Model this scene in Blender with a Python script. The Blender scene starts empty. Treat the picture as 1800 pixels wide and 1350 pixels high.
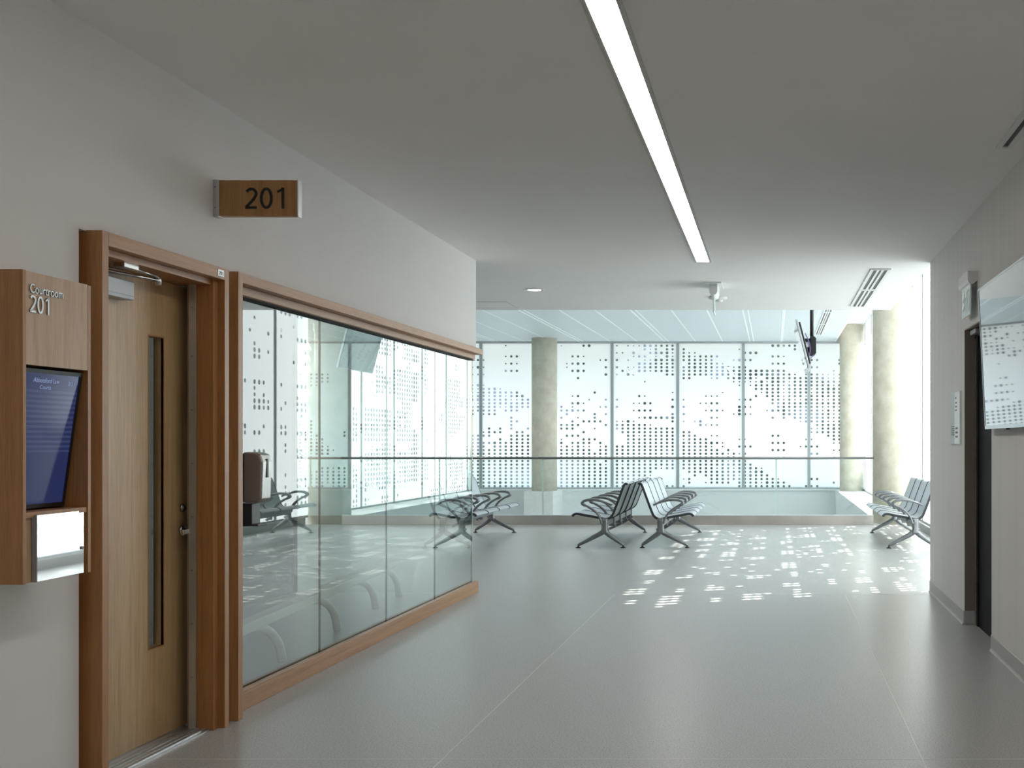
import bpy, math, random
from mathutils import Vector, Matrix, noise

random.seed(7)
PI = math.pi
SC = bpy.context.scene
COL = SC.collection

# ------------------------------------------------------------------ camera
F, VX, VY, EYE = 1900.0, 1360.0, 777.0, 1.35
cam_d = bpy.data.cameras.new('camera')
cam = bpy.data.objects.new('camera', cam_d)
COL.objects.link(cam)
cam_d.sensor_fit = 'HORIZONTAL'
cam_d.sensor_width = 36.0
cam_d.lens = F * 36.0 / 1800.0
cam_d.shift_x = (900.0 - VX) / 1800.0
cam_d.shift_y = (VY - 675.0) / 1800.0
cam_d.clip_start = 0.05
cam_d.clip_end = 500
cam.location = (0, 0, EYE)
cam.rotation_euler = (PI / 2, 0, 0)
SC.camera = cam
SC.view_settings.view_transform = 'Standard'
SC.view_settings.look = 'None'
SC.view_settings.gamma = 1.0
SC.view_settings.exposure = 0.5
SC.view_settings.use_curve_mapping = False
SC.cycles.transparent_max_bounces = 32
SC.cycles.max_bounces = 14
SC.cycles.diffuse_bounces = 7
SC.cycles.glossy_bounces = 5
SC.cycles.transmission_bounces = 8
SC.cycles.caustics_reflective = False
SC.cycles.caustics_refractive = False
SC.cycles.sample_clamp_indirect = 6.0

# ------------------------------------------------------------------ mesh helpers
class MB:
    def __init__(s):
        s.v = []; s.f = []; s.sm = []
    def add(s, verts, faces, smooth=False):
        n = len(s.v)
        s.v += [tuple(p) for p in verts]
        for f in faces:
            s.f.append([i + n for i in f]); s.sm.append(smooth)
        return s
    def box(s, x0, x1, y0, y1, z0, z1):
        return s.add([(x0,y0,z0),(x1,y0,z0),(x1,y1,z0),(x0,y1,z0),(x0,y0,z1),(x1,y0,z1),(x1,y1,z1),(x0,y1,z1)],
            [(0,3,2,1),(4,5,6,7),(0,1,5,4),(1,2,6,5),(2,3,7,6),(3,0,4,7)])
    def prism(s, pts, axis, a, b, smooth=False):
        """extrude closed polygon; axis 'y': pts (x,z); 'x': pts (y,z); 'z': pts (x,y)"""
        n = len(pts)
        mk = {'y': lambda p, t: (p[0], t, p[1]), 'x': lambda p, t: (t, p[0], p[1]), 'z': lambda p, t: (p[0], p[1], t)}[axis]
        area = sum(pts[i][0]*pts[(i+1)%n][1] - pts[(i+1)%n][0]*pts[i][1] for i in range(n))
        if area < 0: pts = pts[::-1]
        A = [mk(p, a) for p in pts]; B = [mk(p, b) for p in pts]
        base = len(s.v)
        s.v += A + B
        flip = (axis == 'y') ^ (b < a)
        def face(f, sm):
            s.f.append([base+i for i in (f[::-1] if flip else f)]); s.sm.append(sm)
        face(list(range(n))[::-1], False)
        face(list(range(n, 2*n)), False)
        for i in range(n):
            j = (i+1) % n
            face([i, j, n+j, n+i], smooth)
        return s
    def tube(s, pts, radii, n=10, up=(0,1,0), flat=(1,1), caps=True, square=False):
        """sweep an ellipse; radii scalar or list; flat scales (side, normal)"""
        P = [Vector(p) for p in pts]
        if not hasattr(radii, '__len__'): radii = [radii]*len(P)
        rings = []
        for i, p in enumerate(P):
            t = (P[min(i+1, len(P)-1)] - P[max(i-1, 0)]).normalized()
            u = Vector(up)
            side = (u - t*u.dot(t))
            if side.length < 1e-4:
                side = Vector((1,0,0)) - t*t.x
            side.normalize()
            nor = t.cross(side)
            ring = []
            for k in range(n):
                a = 2*PI*(k+.5)/n
                c, q = math.cos(a), math.sin(a)
                if square:
                    m = max(abs(c), abs(q)); e = .82
                    c = math.copysign(abs(c)**.45, c); q = math.copysign(abs(q)**.45, q)
                ring.append(p + side*c*radii[i]*flat[0] + nor*q*radii[i]*flat[1])
            rings.append(ring)
        base = len(s.v)
        for r in rings: s.v += [tuple(q) for q in r]
        for i in range(len(rings)-1):
            for k in range(n):
                a = base+i*n+k; b = base+i*n+(k+1)%n
                s.f.append([a, b, b+n, a+n]); s.sm.append(True)
        if caps:
            s.f.append([base+k for k in range(n)][::-1]); s.sm.append(False)
            s.f.append([base+(len(rings)-1)*n+k for k in range(n)]); s.sm.append(False)
        return s
    def lathe(s, prof, c=(0,0,0), axis='z', n=24):
        base = len(s.v)
        for r, h in prof:
            for k in range(n):
                a = 2*PI*k/n
                if axis == 'z': q = (c[0]+r*math.cos(a), c[1]+r*math.sin(a), c[2]+h)
                elif axis == 'x': q = (c[0]+h, c[1]+r*math.cos(a), c[2]+r*math.sin(a))
                else: q = (c[0]+r*math.sin(a), c[1]+h, c[2]+r*math.cos(a))
                s.v.append(q)
        m = len(prof)
        for i in range(m-1):
            for k in range(n):
                a = base+i*n+k; b = base+i*n+(k+1)%n
                s.f.append([a, b, b+n, a+n]); s.sm.append(True)
        s.f.append([base+k for k in range(n)][::-1]); s.sm.append(False)
        s.f.append([base+(m-1)*n+k for k in range(n)]); s.sm.append(False)
        return s
    def obj(s, name, mat, parent=None, bevel=0, seg=2, loc=None):
        me = bpy.data.meshes.new(name)
        me.from_pydata(s.v, [], s.f)
        me.polygons.foreach_set('use_smooth', s.sm)
        me.materials.append(mat)
        me.update()
        o = bpy.data.objects.new(name, me)
        COL.objects.link(o)
        if parent is not None:
            o.parent = parent
            # meshes are written in world metres; keep that while the parent Empty stands at the thing's base
            if loc is None:
                o.matrix_parent_inverse = Matrix.Translation(parent.location).inverted()
        if bevel:
            m = o.modifiers.new('edge', 'BEVEL'); m.width = bevel; m.segments = seg; m.limit_method = 'ANGLE'
            m.angle_limit = math.radians(40)
        return o

def B(*a): return MB().box(*a)

def recalc(o):
    import bmesh
    bm = bmesh.new(); bm.from_mesh(o.data)
    bmesh.ops.recalc_face_normals(bm, faces=bm.faces)
    bm.to_mesh(o.data); bm.free()
    return o

def tag(o, label=None, cat=None, group=None, kind=None):
    if label: o['label'] = label
    if cat: o['category'] = cat
    if group: o['group'] = group
    if kind: o['kind'] = kind
    return o

def thing(name, loc, label, cat, group=None):
    o = bpy.data.objects.new(name, None); COL.objects.link(o); o.location = loc
    o.empty_display_size = .1
    return tag(o, label, cat, group)

def struct_root(name, loc=(0,0,0)):
    o = bpy.data.objects.new(name, None); COL.objects.link(o); o.location = loc
    o['kind'] = 'structure'
    return o

def struct(name, mb, mat, bevel=0):
    o = mb.obj(name, mat, None, bevel); o['kind'] = 'structure'
    return o

def text(body, name, mat, parent, origin, right, up, width=None, height=None, depth=.002, align='LEFT', bold=0):
    """raised lettering; origin = lower left corner of the text block, right/up = unit vectors"""
    cu = bpy.data.curves.new('t', 'FONT'); cu.body = body; cu.size = 1; cu.extrude = .02; cu.resolution_u = 4
    cu.align_x = align; cu.offset = bold
    t = bpy.data.objects.new('t', cu); COL.objects.link(t)
    dg = bpy.context.evaluated_depsgraph_get()
    me = bpy.data.meshes.new_from_object(t.evaluated_get(dg))
    bpy.data.objects.remove(t); bpy.data.curves.remove(cu)
    xs = [v.co.x for v in me.vertices]; ys = [v.co.y for v in me.vertices]
    x0, x1, y0, y1 = min(xs), max(xs), min(ys), max(ys)
    sx = width/(x1-x0) if width else None
    sy = height/(y1-y0) if height else None
    sx = sx or sy; sy = sy or sx
    R, U = Vector(right).normalized(), Vector(up).normalized(); N = R.cross(U)
    O = Vector(origin)
    vs = [tuple(O + R*(v.co.x-x0)*sx + U*(v.co.y-y0)*sy + N*((v.co.z+.02)/.04*depth)) for v in me.vertices]
    mb = MB().add(vs, [list(p.vertices) for p in me.polygons])
    bpy.data.meshes.remove(me)
    return mb.obj(name, mat, parent)

def ribbon(mb, pts, w, mk, depth):
    P = [Vector((p[0], p[1], 0)) for p in pts]; Ls, Rs = [], []
    for i, p in enumerate(P):
        a = (P[i]-P[i-1]).normalized() if i else None
        b = (P[i+1]-P[i]).normalized() if i < len(P)-1 else None
        t = ((a or b)+(b or a)).normalized()
        n = Vector((-t.y, t.x, 0)); k = 1.0
        if a and b: k = 1/max(.5, math.sqrt((1+a.dot(b))/2))
        Ls.append(p+n*w/2*k); Rs.append(p-n*w/2*k)
    m = len(P)
    vs = [mk(q.x, q.y, d) for d in (0, depth) for q in Ls+Rs]
    fs = []
    for i in range(m-1):
        fs += [(i, i+1, m+i+1, m+i), (2*m+i, 3*m+i, 3*m+i+1, 2*m+i+1), (i, 2*m+i, 2*m+i+1, i+1), (m+i, m+i+1, 3*m+i+1, 3*m+i)]
    fs += [(0, m, 3*m, 2*m), (m-1, 3*m-1, 4*m-1, 2*m-1)]
    mb.add(vs, fs)

def number_201(name, mat, parent, origin, right, up, width, height, depth, w=.125):
    """the figures 2 0 1 in a plain sans, on a block of the given size"""
    R, U = Vector(right).normalized(), Vector(up).normalized(); N = R.cross(U); O = Vector(origin)
    wu = width/1.86
    mk = lambda u, v, d: tuple(O + R*u*wu + U*v*height + N*d)
    mb = MB(); h = w/2
    two = [(.31+.22*math.cos(a), .72+(.28-h)*math.sin(a)) for a in [math.radians(t) for t in range(158, -31, -12)]]
    two += [(.42,.46), (.30,.32), (.16,.17), (.07,.075)]
    ribbon(mb, two, w, mk, depth); ribbon(mb, [(.035, h*.95), (.56, h*.95)], w*.95, mk, depth)
    ribbon(mb, [(.99+(.29-h)*math.cos(math.radians(t)), .5+(.51-h)*math.sin(math.radians(t))) for t in range(90, 452, 12)], w, mk, depth)
    ribbon(mb, [(1.74, 0), (1.74, 1)], w, mk, depth); ribbon(mb, [(1.77, .955), (1.62, .87), (1.49, .795)], w*.8, mk, depth)
    return recalc(mb.obj(name, mat, parent))

def X(px, Y): return (px - VX) * Y / F
def Z(py, Y): return EYE - (py - VY) * Y / F

def smooth_path(pts, sub=5):
    out = []
    P = [Vector(p) for p in pts]
    for i in range(len(P)-1):
        p0 = P[max(i-1,0)]; p1 = P[i]; p2 = P[i+1]; p3 = P[min(i+2,len(P)-1)]
        for k in range(sub):
            t = k/sub
            out.append(.5*((2*p1)+(-p0+p2)*t+(2*p0-5*p1+4*p2-p3)*t*t+(-p0+3*p1-3*p2+p3)*t**3))
    out.append(P[-1])
    return out

# ------------------------------------------------------------------ materials
def nodes(name):
    m = bpy.data.materials.new(name); m.use_nodes = True
    nt = m.node_tree; nt.nodes.clear()
    out = nt.nodes.new('ShaderNodeOutputMaterial')
    return m, nt, out

def pbr(name, col, rough=.5, metal=0, spec=.5, noise_amt=0, noise_scale=40, bump=0, stretch=(1,1,1), ior=1.5, coat=0, emit=None, estr=0):
    m, nt, out = nodes(name)
    b = nt.nodes.new('ShaderNodeBsdfPrincipled')
    b.inputs['Base Color'].default_value = (*col, 1)
    b.inputs['Roughness'].default_value = rough
    b.inputs['Metallic'].default_value = metal
    b.inputs['IOR'].default_value = ior
    b.inputs['Specular IOR Level'].default_value = spec
    b.inputs['Coat Weight'].default_value = coat
    b.inputs['Coat Roughness'].default_value = .03
    if emit:
        b.inputs['Emission Color'].default_value = (*emit, 1); b.inputs['Emission Strength'].default_value = estr
    tc = nt.nodes.new('ShaderNodeTexCoord')
    mp = nt.nodes.new('ShaderNodeMapping'); mp.inputs['Scale'].default_value = stretch
    nt.links.new(tc.outputs['Object'], mp.inputs[0])
    nz = nt.nodes.new('ShaderNodeTexNoise'); nz.inputs['Scale'].default_value = noise_scale; nz.inputs['Detail'].default_value = 4
    nt.links.new(mp.outputs[0], nz.inputs['Vector'])
    if noise_amt:
        r = nt.nodes.new('ShaderNodeValToRGB')
        r.color_ramp.elements[0].position = .3; r.color_ramp.elements[1].position = .7
        r.color_ramp.elements[0].color = (*[c*(1-noise_amt) for c in col], 1)
        r.color_ramp.elements[1].color = (*[min(1, c*(1+noise_amt)) for c in col], 1)
        nt.links.new(nz.outputs['Fac'], r.inputs[0]); nt.links.new(r.outputs[0], b.inputs['Base Color'])
    if bump:
        bp = nt.nodes.new('ShaderNodeBump'); bp.inputs['Strength'].default_value = bump; bp.inputs['Distance'].default_value = .01
        nt.links.new(nz.outputs['Fac'], bp.inputs['Height']); nt.links.new(bp.outputs[0], b.inputs['Normal'])
    nt.links.new(b.outputs[0], out.inputs[0])
    return m

def glass_mat(name, tint=(.93,.97,.95), surfaces=2, rough=0.0):
    """thin architectural glass: sharp Fresnel mirror over clear transparency"""
    m, nt, out = nodes(name)
    tr = nt.nodes.new('ShaderNodeBsdfTransparent'); tr.inputs[0].default_value = (*tint, 1)
    gl = nt.nodes.new('ShaderNodeBsdfGlossy'); gl.inputs['Roughness'].default_value = rough
    gl.inputs['Color'].default_value = (.97,.985,.98,1)
    fr = nt.nodes.new('ShaderNodeFresnel'); fr.inputs['IOR'].default_value = 1.5
    ge = nt.nodes.new('ShaderNodeNewGeometry')
    mu = nt.nodes.new('ShaderNodeMath'); mu.operation = 'MULTIPLY'; mu.inputs[1].default_value = surfaces
    ma = nt.nodes.new('ShaderNodeMath'); ma.operation = 'MULTIPLY_ADD'; ma.inputs[1].default_value = surfaces-1; ma.inputs[2].default_value = 1
    dv = nt.nodes.new('ShaderNodeMath'); dv.operation = 'DIVIDE'
    inv = nt.nodes.new('ShaderNodeMath'); inv.operation = 'SUBTRACT'; inv.inputs[0].default_value = 1
    fin = nt.nodes.new('ShaderNodeMath'); fin.operation = 'MULTIPLY'
    L = nt.links.new
    L(fr.outputs[0], mu.inputs[0]); L(fr.outputs[0], ma.inputs[0]); L(mu.outputs[0], dv.inputs[0]); L(ma.outputs[0], dv.inputs[1])
    L(ge.outputs['Backfacing'], inv.inputs[1]); L(dv.outputs[0], fin.inputs[0]); L(inv.outputs[0], fin.inputs[1])
    mx = nt.nodes.new('ShaderNodeMixShader')
    L(fin.outputs[0], mx.inputs[0]); L(tr.outputs[0], mx.inputs[1]); L(gl.outputs[0], mx.inputs[2]); L(mx.outputs[0], out.inputs[0])
    return m

def wood(name, along, base=(.47,.23,.085), dark=(.31,.14,.045), seed=0):
    """oak veneer, grain along one axis"""
    m, nt, out = nodes(name)
    L = nt.links.new
    b = nt.nodes.new('ShaderNodeBsdfPrincipled'); b.inputs['Roughness'].default_value = .36
    b.inputs['Specular IOR Level'].default_value = .6
    tc = nt.nodes.new('ShaderNodeTexCoord'); mp = nt.nodes.new('ShaderNodeMapping')
    sc = {'z': (14,14,.45), 'y': (14,.45,14), 'x': (.45,14,14)}[along]
    mp.inputs['Scale'].default_value = sc; mp.inputs['Location'].default_value = (seed, seed*1.7, seed*.3)
    L(tc.outputs['Object'], mp.inputs[0])
    n1 = nt.nodes.new('ShaderNodeTexNoise'); n1.inputs['Scale'].default_value = 2.2; n1.inputs['Detail'].default_value = 6; n1.inputs['Distortion'].default_value = .6
    n2 = nt.nodes.new('ShaderNodeTexNoise'); n2.inputs['Scale'].default_value = 22; n2.inputs['Detail'].default_value = 3
    L(mp.outputs[0], n1.inputs['Vector']); L(mp.outputs[0], n2.inputs['Vector'])
    mx = nt.nodes.new('ShaderNodeMix'); mx.data_type = 'FLOAT'; mx.inputs[0].default_value = .5
    L(n1.outputs['Fac'], mx.inputs[2]); L(n2.outputs['Fac'], mx.inputs[3])
    r = nt.nodes.new('ShaderNodeValToRGB')
    r.color_ramp.elements[0].position = .33; r.color_ramp.elements[1].position = .58
    r.color_ramp.elements[0].color = (*dark, 1); r.color_ramp.elements[1].color = (*base, 1)
    L(mx.outputs[0], r.inputs[0]); L(r.outputs[0], b.inputs['Base Color'])
    bp = nt.nodes.new('ShaderNodeBump'); bp.inputs['Strength'].default_value = .12; bp.inputs['Distance'].default_value = .003
    L(n2.outputs['Fac'], bp.inputs['Height']); L(bp.outputs[0], b.inputs['Normal'])
    L(b.outputs[0], out.inputs[0])
    return m

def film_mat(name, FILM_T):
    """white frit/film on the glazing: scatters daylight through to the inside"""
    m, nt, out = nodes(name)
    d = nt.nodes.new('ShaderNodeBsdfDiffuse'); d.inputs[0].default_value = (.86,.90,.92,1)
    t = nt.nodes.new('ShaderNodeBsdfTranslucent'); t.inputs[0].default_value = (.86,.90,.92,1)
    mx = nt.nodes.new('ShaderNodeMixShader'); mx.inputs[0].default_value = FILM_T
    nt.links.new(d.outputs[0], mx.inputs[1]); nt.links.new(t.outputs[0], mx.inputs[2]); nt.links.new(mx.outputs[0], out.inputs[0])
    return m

def emis(name, col, s):
    m, nt, out = nodes(name)
    e = nt.nodes.new('ShaderNodeEmission'); e.inputs[0].default_value = (*col, 1); e.inputs[1].default_value = s
    nt.links.new(e.outputs[0], out.inputs[0])
    return m

def floor_mat():
    m, nt, out = nodes('linoleum_floor')
    L = nt.links.new
    b = nt.nodes.new('ShaderNodeBsdfPrincipled')
    b.inputs['Roughness'].default_value = .30
    b.inputs['Specular IOR Level'].default_value = .36
    tc = nt.nodes.new('ShaderNodeTexCoord')
    n1 = nt.nodes.new('ShaderNodeTexNoise'); n1.inputs['Scale'].default_value = 130; n1.inputs['Detail'].default_value = 3
    L(tc.outputs['Object'], n1.inputs['Vector'])
    r = nt.nodes.new('ShaderNodeValToRGB'); e = r.color_ramp.elements
    e[0].position = .33; e[0].color = (.255,.258,.251,1); e[1].position = .52; e[1].color = (.465,.474,.464,1)
    L(n1.outputs['Fac'], r.inputs[0])
    L(r.outputs[0], b.inputs['Base Color']); L(b.outputs[0], out.inputs[0])
    return m

def concrete_mat():
    m, nt, out = nodes('cast_concrete')
    L = nt.links.new
    b = nt.nodes.new('ShaderNodeBsdfPrincipled'); b.inputs['Roughness'].default_value = .7
    tc = nt.nodes.new('ShaderNodeTexCoord')
    n1 = nt.nodes.new('ShaderNodeTexNoise'); n1.inputs['Scale'].default_value = 3.5; n1.inputs['Detail'].default_value = 7; n1.inputs['Roughness'].default_value = .65
    L(tc.outputs['Object'], n1.inputs['Vector'])
    r = nt.nodes.new('ShaderNodeValToRGB'); e = r.color_ramp.elements
    e[0].position = .3; e[0].color = (.60,.55,.43,1); e[1].position = .7; e[1].color = (.78,.735,.62,1)
    L(n1.outputs['Fac'], r.inputs[0])
    vo = nt.nodes.new('ShaderNodeTexVoronoi'); vo.inputs['Scale'].default_value = 14
    L(tc.outputs['Object'], vo.inputs['Vector'])
    r2 = nt.nodes.new('ShaderNodeValToRGB'); e = r2.color_ramp.elements
    e[0].position = .035; e[0].color = (.45,.42,.36,1); e[1].position = .075; e[1].color = (1,1,1,1)
    L(vo.outputs['Distance'], r2.inputs[0])
    mul = nt.nodes.new('ShaderNodeMix'); mul.data_type = 'RGBA'; mul.blend_type = 'MULTIPLY'; mul.inputs[0].default_value = 1
    L(r.outputs[0], mul.inputs[6]); L(r2.outputs[0], mul.inputs[7]); L(mul.outputs[2], b.inputs['Base Color'])
    bp = nt.nodes.new('ShaderNodeBump'); bp.inputs['Strength'].default_value = .2; bp.inputs['Distance'].default_value = .01
    L(n1.outputs['Fac'], bp.inputs['Height']); L(bp.outputs[0], b.inputs['Normal'])
    L(b.outputs[0], out.inputs[0])
    return m

def hill_mat():
    m, nt, out = nodes('wooded_hillside')
    L = nt.links.new
    b = nt.nodes.new('ShaderNodeBsdfDiffuse')
    tc = nt.nodes.new('ShaderNodeTexCoord')
    n1 = nt.nodes.new('ShaderNodeTexNoise'); n1.inputs['Scale'].default_value = .55; n1.inputs['Detail'].default_value = 3
    L(tc.outputs['Object'], n1.inputs['Vector'])
    r = nt.nodes.new('ShaderNodeValToRGB'); e = r.color_ramp.elements
    e[0].position = .38; e[0].color = (.012,.018,.02,1); e[1].position = .62; e[1].color = (.10,.12,.15,1)
    x = e.new(.52); x.color = (.025,.04,.03,1)
    L(n1.outputs['Fac'], r.inputs[0]); L(r.outputs[0], b.inputs[0]); L(b.outputs[0], out.inputs[0])
    return m

def panel_ceiling_mat():
    """metal plank ceiling: fine cross joints, pale runner strips along the hall"""
    m, nt, out = nodes('metal_plank_ceiling')
    L = nt.links.new
    b = nt.nodes.new('ShaderNodeBsdfPrincipled'); b.inputs['Roughness'].default_value = .5
    tc = nt.nodes.new('ShaderNodeTexCoord'); sp = nt.nodes.new('ShaderNodeSeparateXYZ'); L(tc.outputs['Object'], sp.inputs[0])
    md = nt.nodes.new('ShaderNodeMath'); md.operation = 'PINGPONG'; md.inputs[1].default_value = .15
    L(sp.outputs['Y'], md.inputs[0])
    lt = nt.nodes.new('ShaderNodeMath'); lt.operation = 'LESS_THAN'; lt.inputs[1].default_value = .006
    L(md.outputs[0], lt.inputs[0])
    mx = nt.nodes.new('ShaderNodeMix'); mx.data_type = 'RGBA'
    mx.inputs[6].default_value = (.62,.68,.70,1); mx.inputs[7].default_value = (.50,.55,.57,1)
    L(lt.outputs[0], mx.inputs[0]); L(mx.outputs[2], b.inputs['Base Color']); L(b.outputs[0], out.inputs[0])
    return m

M = {}
M['paint'] = pbr('white_wall_paint', (.82,.81,.80), .75, spec=.25, noise_amt=.012, noise_scale=3)
M['paint_right'] = pbr('beige_wall_covering', (.78,.77,.74), .7, spec=.25, noise_amt=.03, noise_scale=6, stretch=(1,3,.05))
M['ceil'] = pbr('ceiling_paint', (.87,.86,.85), .85, spec=.15, noise_amt=.01, noise_scale=2)
M['ceil2'] = panel_ceiling_mat()
M['runner'] = pbr('ceiling_runner', (.88,.91,.92), .5)
M['floor'] = floor_mat()
M['seam'] = pbr('floor_weld', (.66,.65,.62), .32)
M['oak_v'] = wood('oak_upright', 'z')
M['oak_h'] = wood('oak_lengthwise', 'y', seed=3)
M['oak_x'] = wood('oak_crosswise', 'x', seed=5)
M['oak_door'] = wood('oak_door_veneer', 'z', base=(.62,.425,.22), dark=(.44,.28,.125), seed=8)
M['oak_panel'] = wood('oak_panel_veneer', 'z', base=(.58,.385,.235), dark=(.42,.265,.15), seed=14)
M['polished'] = pbr('polished_steel', (.86,.87,.88), .03, metal=1)
M['oak_sign'] = wood('oak_sign_veneer', 'z', base=(.42,.21,.075), dark=(.29,.135,.045), seed=11)
M['alu'] = pbr('brushed_aluminium', (.62,.63,.64), .38, metal=.9, noise_amt=.06, noise_scale=60, stretch=(1,1,12))
M['steel'] = pbr('satin_steel', (.58,.57,.55), .25, metal=1)
M['steel_base'] = pbr('brushed_steel_strip', (.66,.62,.57), .3, metal=1, noise_amt=.14, noise_scale=1.6, stretch=(1,1,.2))
M['rail'] = pbr('dark_steel_rail', (.16,.165,.16), .35, metal=.8)
M['seat'] = pbr('perforated_silver_steel', (.54,.59,.63), .38, metal=.55, noise_amt=.04, noise_scale=300)
M['cast'] = pbr('cast_aluminium', (.27,.28,.29), .36, metal=.85)
M['dark_edge'] = pbr('dark_edge_trim', (.035,.04,.045), .5)
M['black'] = pbr('black_plastic', (.012,.012,.013), .4)
M['black_door'] = pbr('black_door_paint', (.006,.006,.007), .6, spec=.1)
M['taupe'] = pbr('taupe_frame_paint', (.23,.19,.16), .5)
M['rubber'] = pbr('black_rubber', (.015,.015,.015), .7)
M['ink'] = pbr('black_lettering', (.015,.014,.013), .6)
M['letters'] = pbr('brushed_metal_letters', (.55,.57,.58), .3, metal=1)
M['white_plastic'] = pbr('white_plastic', (.75,.76,.75), .4)
M['grey_plastic'] = pbr('grey_plastic', (.33,.34,.35), .45)
M['disp_body'] = pbr('taupe_dispenser_plastic', (.30,.265,.24), .35)
M['disp_front'] = pbr('silver_dispenser_cover', (.58,.58,.56), .22, metal=.7)
M['disp_dark'] = pbr('dark_dispenser_tray', (.05,.055,.06), .4)
M['baseb'] = pbr('grey_rubber_base', (.50,.50,.48), .5)
M['frame'] = pbr('window_aluminium', (.44,.47,.48), .45, metal=.3)
M['glass'] = glass_mat('partition_glass', (.77,.825,.81), 2.2)
M['glass_rail'] = glass_mat('guard_glass', (.955,.985,.98), 2)
M['glass_win'] = glass_mat('window_glass', (.95,.97,.97), 2)
M['glass_small'] = glass_mat('clear_acrylic', (.93,.95,.95), 3)
M['glass_edge'] = pbr('pale_glass_edge', (.62,.78,.74), .3)
M['joint'] = pbr('dark_glass_joint', (.05,.07,.065), .4)
M['film'] = film_mat('white_window_film', .70)
M['film_side'] = film_mat('dimmed_window_film', .47)  # same film, transmission lowered to tone down the sunlit side glazing
M['concrete'] = concrete_mat()
M['hill'] = hill_mat()
M['ground'] = pbr('outdoor_paving', (.30,.30,.29), .9, noise_amt=.2, noise_scale=.4)
M['spandrel'] = pbr('pale_spandrel_paint', (.78,.81,.81), .6)
M['lightstrip'] = emis('light_diffuser', (1.0,.945,.905), 10.5)
M['fill_strip_hall'] = emis('hall_fill_light', (1.0,.965,.94), 16)  # glow of the added fill lights in the far hall
M['lens'] = emis('downlight_lens', (1.0,.97,.93), 1.5)
M['closer'] = pbr('silver_closer_paint', (.50,.53,.56), .4, metal=.2)
M['tv_face'] = pbr('glossy_black_screen', (.012,.014,.017), .02, ior=1.9, coat=1.0)
M['tv_silver'] = pbr('silver_tv_edge', (.66,.70,.72), .3, metal=.7)
M['sign_glass'] = pbr('pale_green_sign_panel', (.66,.76,.73), .25)
M['sign_mark'] = pbr('faded_green_pictogram', (.42,.55,.51), .35)
M['sign_white'] = pbr('white_sign_plate', (.78,.80,.80), .35)
M['sign_grey'] = pbr('grey_green_sign_plate', (.44,.49,.47), .4)
M['sign_text'] = pbr('grey_sign_print', (.08,.08,.09), .5)
M['paper'] = pbr('white_paper', (.86,.87,.88), .6)
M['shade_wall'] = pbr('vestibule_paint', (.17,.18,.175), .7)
M['cable'] = pbr('purple_cable', (.22,.16,.42), .5)
M['fixture'] = pbr('light_grey_trim', (.52,.50,.48), .5)
M['bench_white'] = pbr('white_bench_laminate', (.82,.85,.84), .45)

# ------------------------------------------------------------------ light
w = bpy.data.worlds.new('sky'); SC.world = w; w.use_nodes = True
bg = w.node_tree.nodes['Background']
bg.inputs[0].default_value = (.84,.92,1.0,1); bg.inputs[1].default_value = 3.1
sd = bpy.data.lights.new('sun', 'SUN'); sd.energy = 17.0; sd.angle = math.radians(.53); sd.color = (1,.965,.91)
so = bpy.data.objects.new('sun', sd); COL.objects.link(so)
EL = math.radians(45)
dvec = Vector((-.932*math.cos(EL), -.362*math.cos(EL), -math.sin(EL)))
so.rotation_euler = dvec.to_track_quat('-Z', 'Y').to_euler(); so.location = (30, 20, 30)

# ------------------------------------------------------------------ constants of the place
WL, WR = -2.652, 1.411         # faces of the corridor walls
GX = -2.71                     # glass partition
CE, CE2, SOF = 2.967, 3.99, 4.34
YE, YB, YG, YW = 9.75, 13.24, 17.70, 28.5
XG = 2.31                      # side glazing
XL = -12.9                     # end of the hall on the left
YR = -5.0

# ------------------------------------------------------------------ room shell
struct('floor', B(XL, XG+.3, YR, YG-.005, -.35, 0), M['floor'])
sm = MB()
for x in (-1.41, .632):
    sm.box(x-.0028, x+.0028, YR, 9.57, 0, .0006)
for y in (4.6, 9.57):
    sm.box(-2.6, 1.40, y-.003, y+.003, 0, .0006)
struct('trim_1', sm, M['seam'])
struct('floor_lower', B(XL, XG, YG, YW, -3.9, -3.6), M['spandrel'])
struct('wall_atrium', B(XL, XG+.3, YG-.005, YG, -3.6, 0), M['spandrel'])
struct('ceiling_low', B(XL, 1.43, YR, YB, CE, CE+.12), M['ceil'])
struct('wall_bulkhead', B(XL, 1.637, YB-.12, YB, CE+.12, CE2+.1), M['ceil'])
struct('wall_soffit_edge', B(1.41, 1.43, YE, YB, CE+.12, SOF), M['ceil'])
struct('wall_soffit_edge_far', B(1.60, 1.637, YB, YW, CE2, SOF), M['ceil'])
struct('ceiling_soffit', B(1.3, XG+.3, YE-.1, YW+.2, SOF, SOF+.1), M['ceil'])
struct('roof', B(XL-.2, XG+.5, YR-.2, YW+.3, SOF+.1, SOF+.3), M['ceil'])
struct('ceiling_high', B(XL, 1.60, YB, YW, CE2, CE2+.1), M['ceil2'])
# pale runner strips of the plank ceiling
rn = MB()
k = 0; x = -12.0
xs_wide = [-.64-2.24*i for i in range(0, 6)]
for xw in xs_wide:
    rn.box(xw, xw+.03, YB, YW-.12, CE2-.006, CE2).box(xw+.105, xw+.13, YB, YW-.12, CE2-.006, CE2)
    for t in (.13+.70, .13+1.41):
        rn.box(xw+t-.012, xw+t+.012, YB, YW-.12, CE2-.004, CE2)
rn.box(.19+.02, .19+.045, YB, YW-.12, CE2-.004, CE2)
struct('trim_2', rn, M['runner'])
struct('trim_3', B(XL, 1.637, YW-.14, YW-.05, CE2-.03, CE2), M['frame'])

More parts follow.
